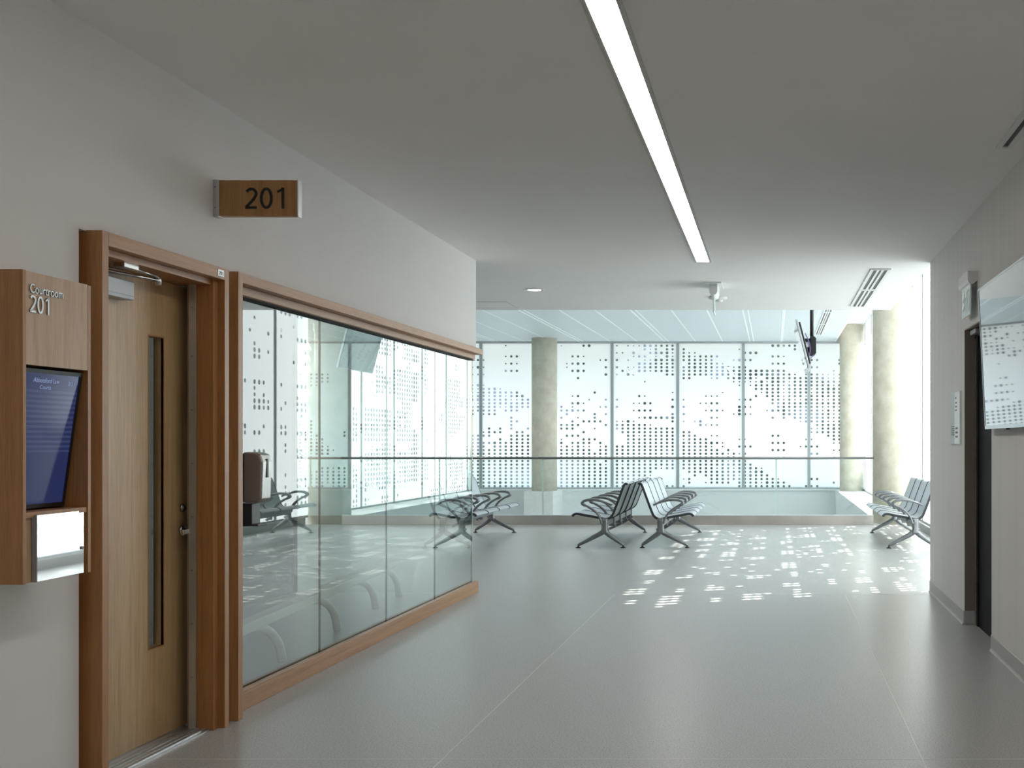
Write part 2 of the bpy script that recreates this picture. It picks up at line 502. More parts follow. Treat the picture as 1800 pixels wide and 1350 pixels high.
# left corridor wall
struct('wall_left', B(-2.9, WL, YR, 4.125, 0, CE), M['paint'])
struct('wall_left_above', MB().box(-2.9, WL, 4.125, 9.63, 2.165, CE).box(-2.8, WL, 5.142, 5.232, 0, 2.165), M['paint'])
struct('wall_rear', B(XL, XG+.3, YR-.15, YR, -.3, SOF), M['paint'])
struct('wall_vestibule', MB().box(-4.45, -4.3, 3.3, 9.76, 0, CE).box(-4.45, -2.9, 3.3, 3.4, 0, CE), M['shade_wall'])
struct('wall_hall', B(XL, -4.3, 9.66, 9.76, 0, CE), M['paint'])
struct('wall_end', B(XL-.15, XL, 9.6, YW+.2, -3.6, SOF), M['paint'])
# right corridor wall with the door recess
struct('wall_right', MB().box(WR, XG, YR, 7.0, 0, CE), M['paint_right'])
struct('wall_right_far', MB().box(WR, XG, 8.0, YE, 0, CE).box(WR+.02, XG+.25, YE-.12, YE-.001, CE, SOF), M['paint_right'])
struct('wall_right_above', B(WR, XG, 7.0, 8.0, 2.18, CE), M['paint_right'])
struct('wall_right_outside', B(XG, XG+.25, YR, YE-.002, 0, SOF), M['paint_right'])
d2 = struct_root('door_2', (1.5, 7.5, 0))
B(1.497, 1.54, 7.0, 8.0, 0, 2.18).obj('door_leaf', M['black_door'], d2)
MB().box(1.486, 1.497, 7.90, 7.93, 0, 2.15).box(1.486, 1.497, 7.0, 8.0, 2.12, 2.15).obj('door_frame', M['black'], d2, .002)
B(WR+.002, 1.486, 7.988, 8.0, .103, 2.18).obj('door_frame', M['taupe'], d2)
B(WR+.002, 1.486, 7.0, 8.0, 2.172, 2.18).obj('door_frame', M['taupe'], d2)
B(1.44, 1.48, 7.72, 7.93, 2.13, 2.165).obj('door_stop', M['grey_plastic'], d2, .004)

def cove(y0, y1, xw, sgn, h=.103):
    # rubber cove base: flat face, small toe that runs out on the floor
    return MB().prism([(xw,0),(xw+sgn*.016,0),(xw+sgn*.014,.004),(xw+sgn*.008,.012),(xw+sgn*.006,.022),(xw+sgn*.006,h-.004),(xw+sgn*.002,h),(xw,h)], 'y', y0, y1)
o = struct('baseboard_right', cove(YR, 7.0, WR, -1), M['baseb']); recalc(o)
o = struct('baseboard_right_far', cove(8.0, YE, WR, -1), M['baseb']); recalc(o)
struct('baseboard_recess', B(WR, 1.486, 7.99, 8.0, 0, .103), M['baseb'])
o = struct('baseboard_left', cove(YR, 4.11, WL, 1), M['baseb']); recalc(o)
# kerb under the side glazing
struct('baseboard_glazing', B(XG-.06, XG, YE, YG, 0, .11), M['baseb'])
struct('wall_spandrel', B(XL, XG+.3, YW-.05, YW+.15, -3.6, .105), M['spandrel'])
struct('wall_ledge', B(1.62, XG+.3, 17.98, YW-.05, -3.6, .105), M['spandrel'])
struct('trim_4', B(XL, 1.62, YW-.10, YW-.05, .075, .118), M['runner'])

# ------------------------------------------------------------------ dotted glazing
RAD = {'s': .021, 'm': .032, 'L': .038}
PAT = {}
def put(c0, rows):
    for r, line in rows.items():
        for i, ch in enumerate(line):
            if ch != '.': PAT[(c0+i, r)] = ch
A9 = 'mmmmmmmmm'; A11 = 'm'*11
put(-24, {0:'....s',3:'....smm',4:'s',5:'....sms',6:'s',7:'....mmm',8:'s',11:'s',12:'mmLs',13:'mmLmmmm',14:'msmmsmmL',15:'mmmmmssmm',16:'smmmmmmmm',
    17:'mmmssLmmm',18:'mmm.mmm',19:'smm',20:'.....m',21:'.....mm',22:'.....m',23:'.m.m.m..m',24:'smmm..mm',25:'mm...mmmm',26:'...m.mmmm',27:'mmLmmmmmm',
    28:'m.mmmmmmm',29:A9,30:A9,31:A9,32:A9,33:A9,34:A9,35:A9,36:A9,37:'mmsmmmmmm',38:'mLLLmmmmm',39:A9})
put(-26, {4:'sm',6:'sL',8:'ss',11:'sL',12:'ss',13:'ss',14:'sm',15:'mL',16:'.s',17:'mm',18:'mm',19:'m.'})
for r in range(25, 40): put(-26, {r: 'mm'})
put(-10, {0:'s...mL',3:'..mms',4:'.......sms',5:'.smLm',6:'.s......ms',7:'..mLm',8:'........Ls',9:'...m',13:'......m',14:'..sm',15:'.....s..ms',16:'..mLs',
    17:'m.s....sms',18:'mmLmm',19:'.m....m.ms',20:'m..s..m',21:'..m.mmmm',22:'mmmm....m',23:'mmm...s..s',24:'....m',25:'.mmm',26:'s...mmm',27:'m.mmmm.m',
    28:'smsmss.sms',29:'mmmmmm.mms',30:'mmmmmmmmms',31:A9,32:'mmmmmmm.m',33:'mmmmmmmms',34:'mmmmmmmmms',35:A9+'m',36:A9+'m',37:A9+'m',38:A9+'m',39:A9})
put(0, {0:'s.sssLLmmmm',1:'.....msm.mm',2:'ss.L..mLLLs',3:'...smm.s.Ls',4:'m.s..ssLLmL',5:'....Lmmmmmm',6:'m.ssmmmmmmm',7:'.mL.LmsmmLs',8:'s.Lm.....mm',
    10:'.....s',13:'..........s',14:'....ms',15:'m.........m',16:'...ssLm',17:'m.........L',18:'...smmm',19:'..........m',20:'....smLmLLL',21:'ssLs......m',
    22:'mmmmmms',23:A11,24:'.mmmmmmmmmm',25:'..mmsmmmmmm',26:'..mmmmmmmmm',27:'..mmmmmmmmm',28:A11,29:A11,30:A11,31:'mmmmmmmmmm.',32:A11,33:'msmmmmmmmmm',
    34:'mmmmmmmmsmm',35:'mmsmmmm',36:'mmmmmms',37:'mmmmm.m.m',38:'mmmmm',39:'mmmm.....mm'})
put(12, {1:'m.........s',2:'mss',3:'mmsmmmm',4:'mmmmmm...sL',5:'.mmmmmms',6:'mmLmmmmLLsm',7:A11,8:'mmmmmmLLmmL',9:'mm...sm.mmL',10:'.........ss',11:'..........s',
    13:'.......s',14:'....sss',15:'s.........s',16:'...ssmm',17:'m.........L',18:'....smms..L',19:'m........sL',20:'.....ms',21:'s.sL',22:'...Lsss',24:'mm',
    25:'mmm..ss',26:'smmmm.....s',27:'mmmmmLms',28:'mmmmms.s..m',29:'mmmmmmm.m',30:'mmmmmmmmsms',31:'mmmmmmmsmms',32:'mmmmmmmmsmm',33:A11,34:'mmmmmmsmmsm',
    35:'.mmmmmmmmmm',36:'..m.mmmmmms',37:'sm...mmmmmm',38:'.m..smmmm.m',39:'m.........m'})
put(23, {0:'.....LLmmm',1:'.........m',2:'mLL',3:'.....mms',4:'mm',5:'.....mmm',6:'m',7:'mLLLLLLm',8:'mLLLLLLmms.s',9:'mLs.LLLmmmmm',10:'sssLsLLmsmmm',
    11:'.smmmmmsmmmm',12:'..mmmmmsmmmm',13:'...smmmsmmmm',14:'..m.mmmsmmms',15:'mm...mmsmssm',16:'.....mmmmmmm',17:'ms....mmmmmm',18:'....sLmLmmmm',
    19:'ms.....LLmmm',20:'.....m.m.mmm',21:'..........sm',25:'.....mm',26:'s..........s',27:'.....mmm',28:'mm........sm',29:'.....mmm',30:'m',31:'......ss',
    32:'m',33:'mm',34:'mLms',35:'mmLL',36:'mLmmm',37:'mmmmmms',38:'mmmsLmmm',39:'mmmmmmmmm..m'})
put(35, {4:'mm...m',5:'.....m',6:'mm',7:'....s',8:'mmssss',9:'mLLsss',10:'mmLmms',11:'mmmmsm',12:'smmLLm',13:'smmmmm',14:'mmmmmm',15:'mmssmm',16:'mmmmmm',
    17:'mmssms',18:'mmsmsm',19:'mLmmss',20:'mLmmsm',21:'mmLssm',22:'.mmmmm',23:'ssmmLm',24:'smmmmm',25:'...mmm',26:'s...mm',27:'....ss',28:'mm',29:'....ss',
    30:'mm',31:'....s',37:'mm',38:'....m',39:'mm'})

def film_mesh(u0, u1, z0, z1, cols, rows, hole, mk):
    """sheet with real round holes. cols/rows: sorted hole centres; hole(ci,ri)->radius or 0; mk(u,z)->xyz"""
    mb = MB()
    def edges(cs, a, b):
        e = [a] + [(cs[i]+cs[i+1])/2 for i in range(len(cs)-1)] + [b]
        return e
    ue, ze = edges(cols, u0, u1), edges(rows, z0, z1)
    for i, cu in enumerate(cols):
        a, b = ue[i], ue[i+1]
        for j, cz in enumerate(rows):
            c, d = ze[j], ze[j+1]
            r = hole(i, j)
            if r and (cu-r < a+.002 or cu+r > b-.002 or cz-r < c+.002 or cz+r > d-.002):
                r = 0
            if not r:
                mb.add([mk(a,c), mk(b,c), mk(b,d), mk(a,d)], [(0,1,2,3)])
            else:
                hw = min(cu-a, b-cu); ang = []
                cors = [math.atan2(dz, du) % (2*PI) for du, dz in ((b-cu, d-cz), (a-cu, d-cz), (a-cu, c-cz), (b-cu, c-cz))]
                cors.sort()
                for q in range(4):
                    s_, e_ = cors[q], cors[(q+1) % 4] + (2*PI if q == 3 else 0)
                    ang += [s_ + (e_-s_)*t/4 for t in range(4)]
                outer, inner = [], []
                for t in ang:
                    ct, st = math.cos(t), math.sin(t)
                    ku = ((b-cu)/ct if ct > 1e-9 else (a-cu)/ct if ct < -1e-9 else 1e9)
                    kz = ((d-cz)/st if st > 1e-9 else (c-cz)/st if st < -1e-9 else 1e9)
                    kk = min(ku, kz)
                    outer.append(mk(cu+ct*kk, cz+st*kk)); inner.append(mk(cu+ct*r, cz+st*r))
                n = len(ang)
                mb.add(outer+inner, [(q, (q+1) % n, n+(q+1) % n, n+q) for q in range(n)])
    return mb

CP, RP = .146625, .095025
def colx(c): return -4.1325 + CP*c
def rowz(r): return 3.891 - RP*r
MULL = [-7.7145 + 1.7288*k for k in range(-3, 6)] + [XG]
ZT, ZB = 3.9525, .15
win_n = 0
rows_far = [rowz(r) for r in range(39, -1, -1)]
def far_hole(c, r):
    if (c, r) in PAT: return RAD[PAT[(c, r)]]
    if c < -26 or c > 40:
        n = noise.noise((c*.14+3.1, r*.21, 4.2)) + (.35 if r > 27 else -.02)
        if n > .17: return RAD['m'] if (c*7+r*3) % 5 else RAD['s']
    return 0
for k in range(len(MULL)-1):
    a, b = MULL[k], MULL[k+1]
    win_n += 1
    root = struct_root('window_%d' % win_n, ((a+b)/2, YW, ZB))
    ci = [c for c in range(-62, 46) if a+.02 < colx(c) < b-.02]
    film_mesh(a, b, ZB, ZT, [colx(c) for c in ci], rows_far, lambda i, j: far_hole(ci[i], 39-j), lambda u, z: (u, YW, z)).obj('dotted_film', M['film'], root)
    B(a, b, YW+.02, YW+.028, ZB, ZT).obj('window_pane', M['glass_win'], root)
    fr = MB().box(a-.036, a+.036, YW-.05, YW+.032, .105, CE2).box(a, b, YW-.04, YW+.032, .105, ZB+.004).box(a, b, YW-.045, YW+.032, ZT-.004, CE2)
    if k == len(MULL)-2: fr.box(b-.13, b-.02, YW-.16, YW+.07, .105, SOF).box(a, b, YW-.02, YW+.07, CE2, SOF)
    fr.obj('window_frame', M['frame'], root)
struct('wall_above_windows', B(XL, 1.62, YW, YW+.1, CE2, SOF+.1), M['ceil'])

# side glazing towards the sun
SM = [YE, 11.5, 13.25, 15.0, 16.75, 18.5, 20.25, 22.0, 23.75, 25.5, 27.25, YW-.05]
zb, zt = .11, SOF
srows = [zb + .05 + RP*i for i in range(int((zt-zb-.08)/RP))]
def side_hole(y, z):
    ci = int(round(y/CP)); ri = int(round(z/RP))
    n = noise.noise((y*.75, z*1.05, 9.3)) + .55*noise.noise((y*1.9+5, z*2.4, 2.1))
    if y > 18.6:
        if (ri % 9) in (4, 5) and n < .35: return 0
        if n > .05: return RAD['L'] if (ci*5+ri*3) % 4 else RAD['m']
        return RAD['s'] if n > .0 else 0
    # nearer bays: small groups of holes with clear gaps between them
    bi, bj = ci//5, ri//4
    h = random.Random(bi*131+bj*977+5).random()
    wq = 2 + (bi*7+bj*5) % 3; hq = 1 + (bi*3+bj*11) % 2
    if h < .74 + .5*n and ci % 5 < wq and ri % 4 < hq:
        return RAD['L'] if (ci*5+ri*3) % 4 else RAD['m']
    if random.Random(ci*7919+ri*31).random() < .075: return RAD['m']
    return 0
for k in range(len(SM)-1):
    a, b = SM[k], SM[k+1]
    win_n += 1
    root = struct_root('window_%d' % win_n, (XG, (a+b)/2, zb))
    nc = max(1, int(round((b-a)/CP)))
    cys = [a + (b-a)*(i+.5)/nc for i in range(nc)]
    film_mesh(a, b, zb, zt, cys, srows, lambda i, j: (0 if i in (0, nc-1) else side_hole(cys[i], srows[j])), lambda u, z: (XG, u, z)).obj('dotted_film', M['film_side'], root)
    B(XG+.02, XG+.028, a, b, zb, zt).obj('window_pane', M['glass_win'], root)
    fr = MB().box(XG-.012, XG+.04, a-.03, a+.03, zb, zt)
    fr.box(XG-.01, XG+.04, a, b, zb-.01, zb+.03)
    fr.obj('window_frame', M['frame'], root)

# concrete columns
def column(n, x, y, r, z0, z1):
    prof = [(r, z0), (r, z1)]
    struct('column_%d' % n, MB().lathe([(r, 0), (r, z1-z0)], (x, y, z0), n=48), M['concrete'])
column(1, X(957, 27.6), 27.6, .32, .105, CE2)
column(2, 1.990, 27.6, .305, .105, SOF)
column(3, 1.985, 18.03, .335, 0, SOF)
struct('wall_pier', B(X(931, 27.9), X(981, 27.9), 27.27, YW-.05, -3.6, .105), M['paint'])

# outdoors
# added unseen slab that keeps direct sun off the far facade
struct('added_sun_shade', B(XL-.2, XG+6.5, YW+.3, YW+2.6, SOF+.1, SOF+.3), M['ceil'])
struct('ground_outside', B(-150, 150, -60, 200, -5.2, -5.0), M['ground'])
def hill(name, x0, x1, y0, y1, h, seed):
    mb = MB(); nx, ny = 60, 14
    vs = []
    for j in range(ny):
        for i in range(nx):
            x = x0+(x1-x0)*i/(nx-1); y = y0+(y1-y0)*j/(ny-1)
            q = j/(ny-1)
            z = -5+h*(1-(1-min(1, q*1.6))**3) + (1.6*noise.noise((x*.35, y*.35, seed)) + 2.2*noise.noise((x*.12, y*.12, seed+4)))*min(1, q*6)
            vs.append((x, y, z))
    mb.add(vs, [(j*nx+i, j*nx+i+1, (j+1)*nx+i+1, (j+1)*nx+i) for j in range(ny-1) for i in range(nx-1)], True)
    return struct(name, mb, M['hill'])
hill('hill_far', -80, 60, 52, 90, 22, 1.5)

# ------------------------------------------------------------------ glass partition (window of the courtroom vestibule)
pw = struct_root('window_%d' % (win_n+1), (GX, 7.5, 0))
seams = [5.285, 6.46, 7.57, 8.65, 9.72]
for i in range(4):
    B(GX-.012, GX, seams[i]+.003, seams[i+1]-.003, .085, 2.10).obj('glass_pane', M['glass'], pw)
jm = MB()
for s_ in seams[1:4]: jm.box(GX-.011, GX+.0005, s_-.003, s_+.003, .09, 2.10)
jm.obj('glass_joint', M['joint'], pw)
B(-4.3, GX-.014, 9.708, 9.72, .0, 2.965).obj('return_pane', M['glass_rail'], pw)
B(GX-.014, GX+.001, 9.716, 9.722, .09, 2.10).obj('corner_edge', M['glass_edge'], pw)
MB().box(-2.76, -2.664, 5.275, 9.755, 0, .088).box(-2.70, -2.664, 5.275, 9.755, .088, .100).obj('sill', M['oak_h'], pw, .002)
MB().box(-2.70, -2.597, 5.275, 9.66, 2.128, 2.176).box(-2.735, -2.652, 5.275, 9.60, 2.085, 2.128).obj('header', M['oak_h'], pw, .002)
B(-2.76, -2.590, 5.229, 5.275, 0, 2.176).obj('post', M['oak_v'], pw, .002)
B(-2.74, -2.68, 5.275, 9.70, 2.08, 2.086).obj('glazing_bead', M['rubber'], pw)

# white bench standing behind the glass
vb = thing('low_bench', (-3.2, 7.6, 0), 'low white bench with curved legs seen through the glass partition', 'bench')
MB().prism([(-3.02, 5.7), (-2.94, 5.7), (-3.30, 9.55), (-3.46, 9.55)], 'z', .26, .32).obj('bench_top', M['bench_white'], vb, .006)
for yy in (6.25, 7.35, 8.35, 9.1):
    xx = -2.99 - (yy-5.7)*.095
    pts = smooth_path([(xx, yy, .27), (xx+.01, yy+.18, .24), (xx+.02, yy+.33, .14), (xx+.02, yy+.40, 0.0)])
    MB().tube(pts, .028, 8, up=(1,0,0)).obj('leg', M['bench_white'], vb)

# ------------------------------------------------------------------ door 201 and its oak frame
d1 = struct_root('door_1', (-2.8, 4.7, 0))
XF = -2.590
leaf = MB()
# leaf with a slot for the vision panel
y0, y1, xl0, xl1, ly0, ly1, lz0, lz1 = 4.20, 5.19, -2.835, -2.79, 4.825, 4.94, .425, 1.824
leaf.box(xl0, xl1, y0, ly0, .012, 2.084).box(xl0, xl1, ly1, y1, .012, 2.084).box(xl0, xl1, ly0, ly1, .012, lz0).box(xl0, xl1, ly0, ly1, lz1, 2.084)
lf = leaf.obj('door_leaf', M['oak_door'], d1)
B(-2.818, -2.812, ly0, ly1, lz0, lz1).obj('vision_pane', M['glass_small'], d1)
lm = MB()
for a_, b_, c_, d_ in ((ly0-.006, ly0, lz0-.006, lz1+.006), (ly1, ly1+.006, lz0-.006, lz1+.006), (ly0, ly1, lz0-.006, lz0), (ly0, ly1, lz1, lz1+.006)):
    lm.box(-2.80, -2.7885, a_, b_, c_, d_)
lm.obj('vision_bead', M['oak_x'], d1)
fr = MB()
fr.box(-2.86, XF, 4.169, 4.21, 0, 2.168)                       # left jamb
fr.box(-2.66, XF, 5.10, 5.14, 0, 2.168)                         # right trim
fr.box(-2.70, -2.622, 5.057, 5.10, 0, 2.115)                    # stepped reveal
fr.obj('door_frame', M['oak_v'], d1, .0015)
hd = MB().box(-2.86, XF, 4.21, 5.10, 2.114, 2.168).box(-2.80, -2.635, 4.21, 5.10, 2.086, 2.114)
hd.obj('frame_header', M['oak_h'], d1, .0015)
B(-2.735, -2.70, 5.050, 5.10, .01, 2.086).obj('edge_strip', M['alu'], d1, .001)
for zz in (.25, .5, .75, 1.0, 1.25, 1.5, 1.75, 1.98): MB().lathe([(.004, 0), (.004, .002)], (-2.718, 5.048, zz), 'y', 8).obj('screw', M['grey_plastic'], d1)
B(-2.758, -2.735, 5.09, 5.13, .01, 2.086).obj('door_seal', M['rubber'], d1)
# lever, lock
hl = MB().lathe([(.026, 0), (.026, .008), (.020, .012)], (-2.79, 5.095, .934), 'x', 20)
hl.tube([(-2.78, 5.095, .934), (-2.742, 5.095, .934)], .010, 10)
hl.tube(smooth_path([(-2.742, 5.112, .934), (-2.736, 5.09, .935), (-2.735, 5.05, .933), (-2.740, 5.005, .930)]), .011, 10, up=(0,0,1), flat=(1.1,.6))
hl.obj('lever_handle', M['steel'], d1)
lk = MB().lathe([(.020, 0), (.019, .010), (.010, .011), (.010, .016)], (-2.79, 5.095, 1.040), 'x', 20)
lk.obj('lock_cylinder', M['steel'], d1)
# closer
cl = MB().box(-2.79, -2.735, 4.25, 4.625, 1.955, 2.035)
clo = cl.obj('door_closer', M['closer'], d1, .004)
B(-2.737, -2.7335, 4.25, 4.620, 1.970, 1.9725).obj('closer_seam', M['grey_plastic'], clo)
ar = MB()
ar.lathe([(.018, 0), (.018, .045)], (-2.755, 4.42, 2.036), 'z', 16)
ar.tube([(-2.755, 4.42, 2.058), (-2.62-.05, 4.69, 2.050)], .011, 8, flat=(.6,1.2), up=(0,0,1))
ar.lathe([(.014, -.018), (.014, .022)], (-2.672, 4.69, 2.048), 'z', 14)
ar.tube([(-2.672, 4.69, 2.064), (-2.675, 4.50, 2.074)], .010, 8, flat=(.6,1.2), up=(0,0,1))
ar.box(-2.70, -2.655, 4.42, 4.52, 2.068, 2.086)
ar.obj('closer_arm', M['steel'], clo)
# threshold with ribs
th = MB().box(-2.86, -2.64, 4.21, 5.09, 0, .006)
for i in range(7):
    xx = -2.845+.029*i
    th.box(xx, xx+.016, 4.21, 5.09, .006, .012)
th.obj('threshold', M['alu'], d1)
# small number plate on the frame
kp = B(XF, XF+.002, 5.035, 5.09, 2.126, 2.156).obj('number_plate', M['alu'], d1)
number_201('number', M['ink'], kp, (XF+.002, 5.043, 2.132), (0,1,0), (0,0,1), .038, .017, .0008)

# ------------------------------------------------------------------ projecting room sign
YS = 5.115
sg = thing('room_sign', (WL, YS, 2.5), 'oak sign with black number 201 projecting from the wall above the door', 'sign')
zs0, zs1 = Z(381, YS), Z(316, YS)
B(X(385, YS), X(522.5, YS), YS, YS+.035, zs0+.004, zs1-.002).obj('sign_panel', M['oak_sign'], sg, .001)
B(WL, X(385, YS), YS-.004, YS+.04, zs0, zs1).obj('wall_bracket', M['alu'], sg, .002)
B(X(522.5, YS), X(524.5, YS), YS-.003, YS+.038, zs0, zs1+.001).obj('end_cap', M['alu'], sg)
for py in (329, 365): MB().lathe([(.0045, -.002), (.0045, 0)], (X(379, YS), YS-.004, Z(py, YS)), 'y', 10).obj('screw', M['grey_plastic'], sg)
number_201('number', M['ink'], sg, (X(430, YS), YS, Z(367, YS)), (1,0,0), (0,0,1), X(502, YS)-X(430, YS), Z(330, YS)-Z(367, YS), .002)

# ------------------------------------------------------------------ courtroom directory cabinet on the left wall
XK, ky0, ky1, kz0, kz1 = -2.45, 3.526, 3.879, .884, 1.914
kb = thing('directory_cabinet', (WL, 3.7, kz0), 'oak wall cabinet with tilted blue screen and brochure pocket beside the door', 'cabinet')
t = .017
B(WL, XK, ky0, ky0+t, kz0, kz1).obj('side_panel', M['oak_v'], kb, .001)
B(WL, XK, ky1-t, ky1, kz0, kz1-.004).obj('side_panel', M['oak_v'], kb, .001)
MB().box(WL, XK-.001, ky0+t, ky1-t, 1.605, kz1-.002).obj('upper_panel', M['oak_panel'], kb)
MB().box(WL, WL+.02, ky0+t, ky1-t, 1.118, 1.605).box(WL, XK-.004, ky0+t, ky1-t, 1.100, 1.118).obj('niche_lining', M['oak_v'], kb)
B(WL, XK-.014, ky0+t, ky1-t, kz0, 1.100).obj('lower_panel', M['oak_panel'], kb)
text('Courtroom', 'lettering', M['letters'], kb, (XK-.001, 3.558, Z(517, 3.6)), (0,1,0), (0,0,1), width=.165, height=.030, depth=.004, bold=.006)
number_201('lettering', M['letters'], kb, (XK-.001, 3.556, Z(551, 3.6)), (0,1,0), (0,0,1), .098, .058, .004)
# tilted monitor
mt, mbm = Vector((-2.464, 0, 1.595)), Vector((-2.530, 0, 1.124))
upv = (mt-mbm).normalized(); nrm = Vector((upv.z, 0, -upv.x))
def slab(mb, ya, yb, ua, ub, da, db):
    """box in the tilted screen frame: y range, distance up from the bottom edge, depth along the outward normal"""
    c = []
    for d_ in (da, db):
        for (yy, uu) in ((ya, ua), (yb, ua), (yb, ub), (ya, ub)):
            p = mbm + upv*uu + nrm*d_
            c.append((p.x, yy, p.z))
    mb.add(c, [(0,3,2,1),(4,5,6,7),(0,1,5,4),(1,2,6,5),(2,3,7,6),(3,0,4,7)])
    return mb
MH = (mt-mbm).length; my0, my1 = 3.546, 3.850
scrm, nt, out = nodes('blue_directory_screen')
L = nt.links.new
bs = nt.nodes.new('ShaderNodeBsdfPrincipled'); bs.inputs['Base Color'].default_value = (.012,.016,.03,1); bs.inputs['Roughness'].default_value = .12
tc = nt.nodes.new('ShaderNodeTexCoord'); sp = nt.nodes.new('ShaderNodeSeparateXYZ'); L(tc.outputs['Object'], sp.inputs[0])
pp = nt.nodes.new('ShaderNodeMath'); pp.operation = 'PINGPONG'; pp.inputs[1].default_value = .0085; L(sp.outputs['Z'], pp.inputs[0])
l1 = nt.nodes.new('ShaderNodeMath'); l1.operation = 'GREATER_THAN'; l1.inputs[1].default_value = .0045; L(pp.outputs[0], l1.inputs[0])
g1 = nt.nodes.new('ShaderNodeMath'); g1.operation = 'GREATER_THAN'; g1.inputs[1].default_value = 1.315; L(sp.outputs['Z'], g1.inputs[0])
g2 = nt.nodes.new('ShaderNodeMath'); g2.operation = 'LESS_THAN'; g2.inputs[1].default_value = 1.535; L(sp.outputs['Z'], g2.inputs[0])
m1 = nt.nodes.new('ShaderNodeMath'); m1.operation = 'MULTIPLY'; L(l1.outputs[0], m1.inputs[0]); L(g1.outputs[0], m1.inputs[1])
m2 = nt.nodes.new('ShaderNodeMath'); m2.operation = 'MULTIPLY'; L(m1.outputs[0], m2.inputs[0]); L(g2.outputs[0], m2.inputs[1])
mx = nt.nodes.new('ShaderNodeMix'); mx.data_type = 'RGBA'; L(m2.outputs[0], mx.inputs[0])
mx.inputs[6].default_value = (.012,.020,.075,1); mx.inputs[7].default_value = (.030,.042,.105,1)
L(mx.outputs[2], bs.inputs['Emission Color']); bs.inputs['Emission Strength'].default_value = .75
L(bs.outputs[0], out.inputs[0])
mo = slab(MB(), my0, my1, 0, MH, -.03, -.002).obj('monitor', M['black'], kb, .002)
bz = MB()
for q in ((my0, my0+.012, 0, MH), (my1-.012, my1, 0, MH), (my0+.012, my1-.012, 0, .014), (my0+.012, my1-.012, MH-.014, MH)):
    slab(bz, q[0], q[1], q[2], q[3], -.002, .003)
bz.obj('bezel', M['black'], mo)
slab(MB(), my0+.012, my1-.012, .014, MH-.014, -.002, .0005).obj('screen', scrm, mo)
scr_txt = emis('screen_lettering', (.16,.20,.30), 1.0)
def on_screen(body, y, u, wdt, hgt):
    p = mbm + upv*u + nrm*.0008
    text(body, 'screen_text', scr_txt, mo, (p.x, y, p.z), (0,1,0), upv, width=wdt, height=hgt, depth=.0006)
on_screen('Abbotsford Law', 3.605, .431, .130, .016)
on_screen('Courts', 3.640, .409, .056, .014)
on_screen('201', 3.782, .428, .034, .013)
# brochure pocket
hy0, hy1 = 3.590, 3.846
bh = MB().prism([(XK-.014, hy0), (XK+.004, hy0), (XK-.005, hy1), (XK-.014, hy1)], 'z', .886, 1.106)
bh = recalc(bh.obj('polished_pocket', M['polished'], kb))
B(XK-.012, XK+.0045, hy0-.003, hy0, .884, 1.108).obj('pocket_edge', M['grey_plastic'], bh)
MB().lathe([(.006, 0), (.006, .006)], (XK-.006, hy1-.012, .975), 'x', 12).obj('latch', M['grey_plastic'], bh)

# ------------------------------------------------------------------ soap/sanitiser dispenser on the glass
dy = 5.482
dp = thing('sanitizer_dispenser', (GX, dy, .93), 'taupe and silver hand sanitizer dispenser fixed beside the oak post', 'dispenser')
B(GX+.001, GX+.052, dy-.05, dy+.05, 1.05, 1.292).obj('back_plate', M['disp_dark'], dp, .004)
MB().prism([(GX+.045, 1.044), (GX+.118, 1.046), (GX+.134, 1.066), (GX+.138, 1.25), (GX+.128, 1.284), (GX+.098, 1.297), (GX+.045, 1.300)], 'y', dy-.056, dy+.056).obj('housing', M['disp_body'], dp, .009, 3)
MB().prism([(GX+.108, 1.052), (GX+.136, 1.064), (GX+.1425, 1.25), (GX+.132, 1.286), (GX+.108, 1.296)], 'y', dy-.050, dy+.050).obj('front_cover', M['disp_front'], dp, .005, 2)
B(GX+.130, GX+.1445, dy-.010, dy+.012, 1.17, 1.265).obj('sight_window', M['disp_dark'], dp, .003)
MB().box(GX+.001, GX+.085, dy-.045, dy+.045, .935, 1.040).box(GX+.001, GX+.118, dy-.05, dy+.05, .926, .935).obj('drip_tray', M['disp_dark'], dp, .003)

# ------------------------------------------------------------------ steel beam benches
PROF = [(-.292,.808),(-.277,.822),(-.256,.815),(-.237,.786),(-.172,.610),(-.106,.438),(-.085,.405),(-.055,.380),(-.015,.370),(.04,.378),(.136,.398),(.24,.416),(.338,.435),(.385,.432),(.418,.405)]
LEN, PITCH = 2.34, .585
def shell(ya, yb, th, off=0):
    P = smooth_path([(p[0], 0, p[1]) for p in PROF], 3)
    mb = MB(); up_, lo = [], []
    for i, p in enumerate(P):
        tv = (P[min(i+1, len(P)-1)] - P[max(i-1, 0)]).normalized()
        n = Vector((-tv.z, 0, tv.x))
        up_.append(p + n*(off+th/2)); lo.append(p + n*(off-th/2))
    n = len(P)
    vs = [(p.x, ya, p.z) for p in up_] + [(p.x, yb, p.z) for p in up_] + [(p.x, ya, p.z) for p in lo] + [(p.x, yb, p.z) for p in lo]
    fs = []
    for i in range(n-1):
        fs += [(i, i+1, n+i+1, n+i), (2*n+i, 3*n+i, 3*n+i+1, 2*n+i+1), (i, 2*n+i, 2*n+i+1, i+1), (n+i, n+i+1, 3*n+i+1, 3*n+i)]
    fs += [(0, n, 3*n, 2*n), (n-1, 3*n-1, 4*n-1, 2*n-1)]
    mb.add(vs, fs, True)
    return mb
def fix_smooth(o):
    import bmesh
    recalc(o)
    for p in o.data.polygons: p.use_smooth = True
    m = o.modifiers.new('split', 'EDGE_SPLIT'); m.split_angle = math.radians(50)
    return o
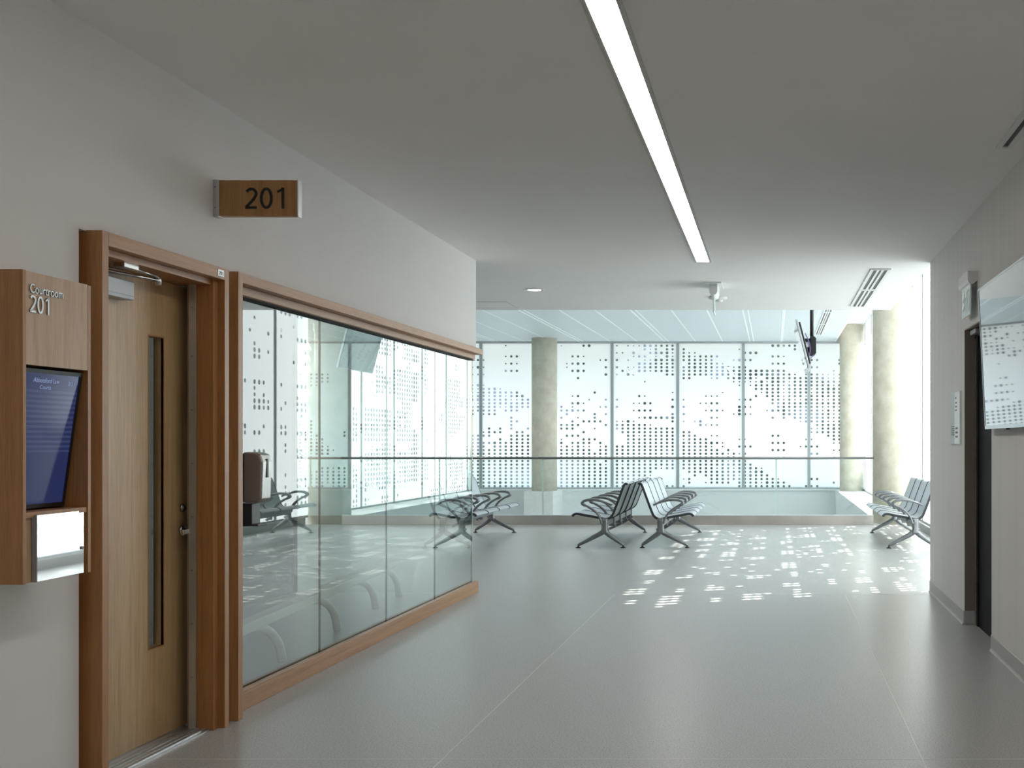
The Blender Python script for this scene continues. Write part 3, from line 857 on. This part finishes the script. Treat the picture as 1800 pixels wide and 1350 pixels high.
def make_bench(label):
    root = thing('beam_bench', (0,0,0), label, 'bench', 'steel beam benches in the waiting hall')
    for i in range(4):
        ya, yb = i*PITCH+.022, (i+1)*PITCH-.022
        s_ = fix_smooth(shell(ya, yb, .016).obj('seat', M['seat'], root))
        for q in (ya-.010, yb):
            fix_smooth(shell(q, q+.010, .030, -.004).obj('edge_trim', M['dark_edge'], s_))
    for i in range(5):
        y = i*PITCH
        pts = smooth_path([(-.096,y,.545),(-.04,y,.570),(.03,y,.594),(.116,y,.612),(.20,y,.612),(.255,y,.598),(.282,y,.572),(.262,y,.548),(.207,y,.524),(.140,y,.482),(.085,y,.428),(.052,y,.368),(.035,y,.31)], 4)
        n_ = len(pts)
        rad = [.018 if i_ < n_*.15 else .025 if i_ < n_*.6 else .020 for i_ in range(n_)]
        MB().tube(pts, rad, 10, up=(0,1,0), flat=(1.5,.72), square=True).obj('armrest', M['cast'], root)
        MB().box(-.045, .03, y-.014, y+.014, .235, .375).box(-.06, -.03, y-.02, y+.02, .22, .25).obj('seat_bracket', M['cast'], root, .004)
    B(-.03, .03, -.02, LEN+.02, .275, .345).obj('beam', M['cast'], root, .006)
    for y in (0, LEN):
        f = MB()
        f.tube([(0,y,.372),(0,y,.33),(0,y,.25),(0,y,.205),(.0,y,.185)], [.037,.035,.036,.045,.048], 12, up=(0,1,0), flat=(.75,1.05), square=True)
        f.tube(smooth_path([(-.005,y,.215),(-.05,y,.172),(-.12,y,.122),(-.19,y,.072),(-.228,y,.046),(-.238,y,.028)], 3), [.036 - .022*k_/15 for k_ in range(16)], 10, up=(0,1,0), flat=(.85,1))
        f.tube(smooth_path([(.005,y,.215),(.06,y,.178),(.15,y,.130),(.25,y,.078),(.318,y,.044),(.335,y,.028)], 3), [.036 - .022*k_/15 for k_ in range(16)], 10, up=(0,1,0), flat=(.85,1))
        lg = f.obj('leg_frame', M['cast'], root)
        for x_ in (-.238, .336):
            MB().lathe([(.034, 0), (.034, .005), (.016, .014), (.009, .018), (.009, .034)], (x_, y, 0), 'z', 16).obj('foot_glide', M['black'], lg)
    return root
def copy_tree(o, parent=None):
    c = o.copy(); COL.objects.link(c)
    if parent is not None: c.parent = parent
    for ch in list(o.children): copy_tree(ch, c)
    return c
bench = make_bench('steel bench facing right, back to back with its twin in the middle of the hall')
spots = [((-1.4386, 13.79), 0, None),
         ((-2.159, 13.79+LEN), PI, 'steel bench facing left, back to back with its twin in the middle of the hall'),
         ((1.80, 13.74+LEN), PI, 'steel bench facing left in front of the thick column by the side glazing'),
         ((-4.21, 13.78), 0, 'steel bench facing right, half hidden behind the corner of the glass partition')]
for i, ((x, y), rz, lab) in enumerate(spots):
    o = bench if i == 0 else copy_tree(bench)
    o.location = (x, y, 0); o.rotation_euler = (0, 0, rz)
    if lab: o['label'] = lab

# ------------------------------------------------------------------ guard rail at the atrium edge
gr = thing('guardrail', (-3, YG, 0), 'glass guardrail with dark handrail and steel base strip along the atrium edge', 'railing')
B(XL, 1.63, YG-.05, YG-.001, 0, .150).obj('base_strip', M['steel_base'], gr, .002)
B(XL, 1.63, YG-.052, YG+.001, .150, .157).obj('base_cap', M['runner'], gr)
gx = [1.63, X(1364.5, 17.68), X(954.5, 17.68), X(954.5, 17.68)-3.8, XL]
for i in range(4):
    B(gx[i+1]+.012, gx[i]-.012, 17.668, 17.680, .157, 1.075).obj('glass_panel', M['glass_rail'], gr)
for x_ in gx[1:4]: MB().box(x_-.012, x_+.012, 17.670, 17.678, .157, 1.07).obj('panel_edge', M['glass_edge'], gr)
MB().tube([(XL, 17.674, 1.086), (1.64, 17.674, 1.086)], .020, 12, up=(0,0,1), flat=(1,1.5)).obj('handrail', M['rail'], gr)

# ------------------------------------------------------------------ ceiling things
# long recessed light
ll = thing('ceiling_light', (-.63, 4, CE), 'long glowing linear light recessed along the corridor ceiling', 'light')
B(-.687, -.575, -3.0, 9.66, CE-.006, CE).obj('diffuser', M['lightstrip'], ll)
MB().box(-.706, -.687, -3.0, 9.68, CE-.010, CE).box(-.575, -.556, -3.0, 9.68, CE-.010, CE).box(-.687, -.575, 9.66, 9.68, CE-.010, CE).obj('trim_flange', M['fixture'], ll)
# added fill lights, hidden above the bulkhead edge, to brighten the far hall
for xh in (-1.6, -5.4, -9.0):
    hl_ = thing('ceiling_light', (xh, 16.5, CE2), 'added unseen fill light strip brightening the hall over the benches', 'light', 'added fill lights over the benches')
    B(xh-.06, xh+.06, 14.3, 19.2, CE2-.006, CE2).obj('diffuser', M['fill_strip_hall'], hl_)
    MB().box(xh-.085, xh-.06, 14.28, 19.22, CE2-.010, CE2).box(xh+.06, xh+.085, 14.28, 19.22, CE2-.010, CE2).box(xh-.06, xh+.06, 14.28, 14.3, CE2-.010, CE2).box(xh-.06, xh+.06, 19.2, 19.22, CE2-.010, CE2).obj('trim_flange', M['fixture'], hl_)
# downlight
dl = thing('downlight', (X(941, 11.46), 11.46, CE), 'small round downlight in the ceiling near the wall corner', 'light')
dxc = X(941, 11.46)
MB().lathe([(.105, 0), (.105, -.006), (.085, -.008), (.085, -.004)], (dxc, 11.46, CE), 'z', 32).obj('ring', M['steel'], dl)
MB().lathe([(.070, -.002), (.070, -.0095), (.02, -.0098)], (dxc-.01, 11.46, CE), 'z', 24).obj('lens', M['lens'], dl)
# access panel
ap = thing('ceiling_access_panel', (-3.5, 12.7, CE), 'flush access panel in the ceiling by the wall corner', 'panel')
B(-4.1, -3.085, 12.46, 13.02, CE-.003, CE).obj('panel', M['ceil'], ap)
MB().box(-4.11, -3.079, 12.452, 12.46, CE-.004, CE).box(-4.11, -3.079, 13.02, 13.028, CE-.004, CE).box(-3.085, -3.077, 12.452, 13.028, CE-.004, CE).box(-4.108, -4.10, 12.452, 13.028, CE-.004, CE).obj('trim', M['fixture'], ap)
# slot air diffusers
def diffuser(label, x0, x1, ya, yb, z, slots, grp=None):
    t_ = thing('air_diffuser', ((x0+x1)/2, (ya+yb)/2, z), label, 'vent', grp)
    B(x0+.01, x1-.01, ya+.01, yb-.01, z-.004, z).obj('dark_slot', M['black'], t_)
    f = MB().box(x0, x1, ya, ya+.035, z-.012, z).box(x0, x1, yb-.035, yb, z-.012, z)
    w_ = x1-x0; m_ = .030
    f.box(x0, x0+m_, ya+.035, yb-.035, z-.012, z).box(x1-m_, x1, ya+.035, yb-.035, z-.012, z)
    f.obj('frame', M['white_plastic'], t_)
    pit = (w_-2*m_)/slots
    for i in range(slots-1):
        xc = x0+m_+pit*(i+1)
        B(xc-pit*.26, xc+pit*.26, ya+.035, yb-.035, z-.011, z).obj('slat', M['white_plastic'], t_)
diffuser('nearer three-slot air diffuser in the low ceiling near the right wall corner', .905, 1.095, 10.07, 11.41, CE, 3, 'slot air diffusers')
diffuser('three-slot air diffuser at the edge of the low ceiling, beyond its twin', .905, 1.095, 11.45, 12.85, CE, 3, 'slot air diffusers')
for a_, b_, lab in ((19.0, 21.9, 'slot air diffuser in the high ceiling, closest to the low ceiling edge'), (21.94, 24.2, 'slot air diffuser in the high ceiling, middle of its run of three'), (24.24, 26.5, 'slot air diffuser in the high ceiling, closest to the dotted windows')):
    diffuser(lab, 1.00, 1.19, a_, b_, CE2, 3, 'slot air diffusers')
diffuser('single-slot air diffuser in the corridor ceiling above the wall television', 1.215, 1.305, 3.6, 5.92, CE, 1, 'slot air diffusers')

def running_man(mb, mk):
    """pictogram made of a few solid shapes; mk(u, v, d) -> point, u along the panel 0..1, v up 0..1"""
    def poly(pts):
        n = len(pts)
        vs = [mk(u, v, 0) for u, v in pts] + [mk(u, v, 1) for u, v in pts]
        fs = [list(range(n)), list(range(2*n-1, n-1, -1))] + [(i, n+i, n+(i+1) % n, (i+1) % n) for i in range(n)]
        mb.add(vs, fs)
    poly([(.30+.045*math.cos(a*PI/5), .82+.07*math.sin(a*PI/5)) for a in range(10)])
    poly([(.26,.72),(.36,.72),(.40,.45),(.30,.42)])
    poly([(.36,.70),(.50,.58),(.48,.53),(.35,.62)])
    poly([(.26,.70),(.14,.56),(.18,.52),(.28,.62)])
    poly([(.30,.45),(.40,.46),(.50,.28),(.48,.12),(.43,.13),(.44,.27),(.34,.38)])
    poly([(.30,.45),(.34,.40),(.26,.22),(.12,.18),(.12,.24),(.22,.27)])
    poly([(.60,.10),(.66,.10),(.66,.90),(.60,.90)])
    poly([(.66,.84),(.86,.84),(.86,.90),(.66,.90)])
    poly([(.86,.10),(.92,.10),(.92,.90),(.86,.90)])

# exit sign hanging from the ceiling, seen edge on
xe, ye = X(1254, 10.97), 10.97
ex = thing('exit_sign', (xe, ye, CE), 'ceiling-mounted exit sign with glass panel seen edge on', 'exit sign', 'exit signs')
B(xe-.085, xe+.085, ye-.06, ye+.40, CE-.012, CE).obj('mount_plate', M['white_plastic'], ex, .003)
def dcap(x, zt_, w_, h_):
    pts = [(x-w_/2, zt_), (x+w_/2, zt_), (x+w_/2, zt_-h_+w_/2)]
    for a in range(1, 8): pts.append((x+w_/2*math.cos(a*PI/8), zt_-h_+w_/2-w_/2*math.sin(a*PI/8)))
    pts.append((x-w_/2, zt_-h_+w_/2))
    return pts
MB().prism(dcap(xe, CE-.012, .085, .115), 'y', ye-.02, ye+.36).obj('housing', M['white_plastic'], ex, .003)
B(xe-.006, xe+.006, ye, ye+.33, CE-.30, CE-.115).obj('sign_panel', M['sign_glass'], ex)
rm = MB()
for sx in (-1, 1):
    running_man(rm, lambda u, v, d, sx=sx: (xe+sx*(.006+.0012*d), ye+.01+.31*(u if sx > 0 else 1-u), CE-.295+.175*v))
recalc(rm.obj('pictogram', M['sign_mark'], ex))
# smoke detectors beyond it
sx_, sy_ = X(1262, 12.05), 12.05
sdn = thing('smoke_detector', (sx_, sy_, CE), 'white round smoke detector on the ceiling just behind the hanging exit sign', 'detector')
MB().lathe([(.105, 0), (.105, -.018), (.085, -.030), (.055, -.034)], (sx_, sy_, CE), 'z', 28).obj('detector_base', M['white_plastic'], sdn)
MB().lathe([(.055, -.030), (.052, -.052), (.03, -.058)], (sx_, sy_, CE), 'z', 24).obj('sensor_dome', M['white_plastic'], sdn)

# ceiling television
tv = thing('ceiling_television', (.40, 15.2, CE2), 'tilted television hung on a black pole from the high ceiling', 'television')
ty0, ty1 = 14.59, 15.86
a_ = Vector((.292, 0, 3.005)); b_ = Vector((.461, 0, 2.352))
uu = (a_-b_).normalized(); nn = Vector((uu.z, 0, -uu.x))   # points to +x side (back)
def quad(o_, u0, u1, d0, d1): return [((o_+uu*u+nn*d).x, (o_+uu*u+nn*d).z) for u, d in ((u0, d0), (u1, d0), (u1, d1), (u0, d1))]
TH = (a_-b_).length
MB().prism(quad(b_, 0, TH, .004, .030), 'y', ty0, ty1).obj('casing', M['tv_silver'], tv, .003)
MB().prism(quad(b_, .012, TH-.012, -.001, .004), 'y', ty0+.012, ty1-.012).obj('screen', M['tv_face'], tv)
MB().prism(quad(b_, .05, TH-.04, .030, .060), 'y', ty0+.06, ty1-.06).obj('rear_cover', M['black'], tv, .006)
MB().prism(quad(b_, .0, .02, -.006, .05), 'y', ty0+.1, ty1-.1).obj('speaker_bar', M['tv_silver'], tv, .002)
px_ = X(1427, 15.2)
MB().tube([(px_, 15.2, CE2-.001), (px_, 15.2, 2.78)], .026, 14).obj('pole', M['black'], tv)
MB().lathe([(.07, 0), (.07, -.015)], (px_, 15.2, CE2), 'z', 20).obj('ceiling_flange', M['black'], tv)
MB().prism([(px_-.025, 2.83), (px_+.035, 2.83), (px_+.06, 2.80), (px_+.06, 2.60), (px_+.03, 2.555), (px_-.04, 2.565), (px_-.05, 2.62)], 'y', 15.12, 15.28).obj('mount_head', M['black'], tv, .008)
MB().box(px_-.10, px_-.02, 15.14, 15.26, 2.62, 2.68).box(px_-.10, px_-.02, 15.14, 15.26, 2.76, 2.80).obj('tilt_arm', M['rubber'], tv, .004)
MB().tube(smooth_path([(px_-.10, 15.0, 2.86), (px_-.05, 14.98, 2.74), (px_-.03, 15.0, 2.62), (px_-.05, 15.05, 2.54), (px_-.02, 15.1, 2.52), (px_+.02, 15.12, 2.57)]), .007, 8).obj('cable', M['cable'], tv)

# wall television on the right
wt = thing('wall_television', (1.38, 6.1, 1.43), 'large glossy wall television tilted down on the right wall', 'television')
a_ = Vector((1.313, 0, 2.325)); b_ = Vector((1.358, 0, 1.432))
uu = (a_-b_).normalized(); nn = Vector((uu.z, 0, -uu.x)); TH = (a_-b_).length
wy0, wy1 = 5.34, 6.93
fr = MB()
fr.prism(quad(b_, 0, TH, .004, .028), 'y', wy0, wy1)
fr.obj('casing', M['black'], wt, .002)
f2 = MB()
for q in ((0, .022, wy0, wy1), (TH-.010, TH, wy0, wy1)): f2.prism(quad(b_, q[0], q[1], -.004, .006), 'y', q[2], q[3])
f2.prism(quad(b_, .022, TH-.010, -.004, .006), 'y', wy1-.012, wy1).prism(quad(b_, .022, TH-.010, -.004, .006), 'y', wy0, wy0+.012)
f2.obj('bezel', M['tv_silver'], wt)
MB().prism(quad(b_, .022, TH-.010, -.001, .004), 'y', wy0+.012, wy1-.012).obj('screen', M['tv_face'], wt)
MB().prism([(1.366, 1.75), (1.411, 1.75), (1.411, 2.05), (1.352, 2.05)], 'y', 5.7, 6.5).obj('wall_mount', M['black'], wt)
B(1.366, 1.390, 6.36, 6.42, 1.424, 1.434).obj('sensor', M['black'], wt)

# exit sign on the right wall
es = thing('exit_sign', (WR, 7.68, 2.4), 'wall-mounted exit sign with pale glass panel above the dark doorway', 'exit sign', 'exit signs')
xc = 1.376
MB().prism([(WR, 2.535), (1.343, 2.535), (1.343, 2.475), (1.349, 2.455), (1.362, 2.444), (1.378, 2.442), (WR, 2.47)], 'y', 7.48, 7.87).obj('housing', M['white_plastic'], es, .002)
B(1.358, 1.366, 7.47, 7.80, 2.235, 2.446).obj('sign_panel', M['sign_glass'], es)
B(1.366, WR, 7.50, 7.56, 2.43, 2.46).obj('hanger_clip', M['grey_plastic'], es)
rm = MB(); running_man(rm, lambda u, v, d: (1.358-.0012*d, 7.79-.31*u, 2.245+.19*v))
recalc(rm.obj('pictogram', M['sign_mark'], es))

# wall plaque by the doorway
pl = thing('wall_plaque', (WR, 8.35, 1.5), 'two-tone plaque with a white printed strip on the wall before the dark doorway', 'sign')
zp0, zp1 = Z(781, 8.3), Z(689, 8.3)
B(1.402, WR, 8.345, 8.58, zp0, zp1).obj('glass_plate', M['sign_grey'], pl)
B(1.396, WR, 8.115, 8.345, zp0, zp1).obj('white_plate', M['sign_white'], pl, .001)
pm = MB()
def bar(mb, x, y0_, y1_, z0_, z1_): mb.box(x-.0012, x, y0_, y1_, z0_, z1_)
bar(pm, 1.396, 8.27, 8.31, zp1-.055, zp1-.04)
for i in range(3): bar(pm, 1.396, 8.24, 8.31, zp1-.09-.028*i, zp1-.08-.028*i)
for i in range(3): bar(pm, 1.396, 8.20, 8.30, zp0+.115-.032*i, zp0+.13-.032*i)
for i in range(5): bar(pm, 1.402, 8.38, 8.52, zp0+.07+.016*i, zp0+.078+.016*i)
pm.obj('print', M['sign_text'], pl)
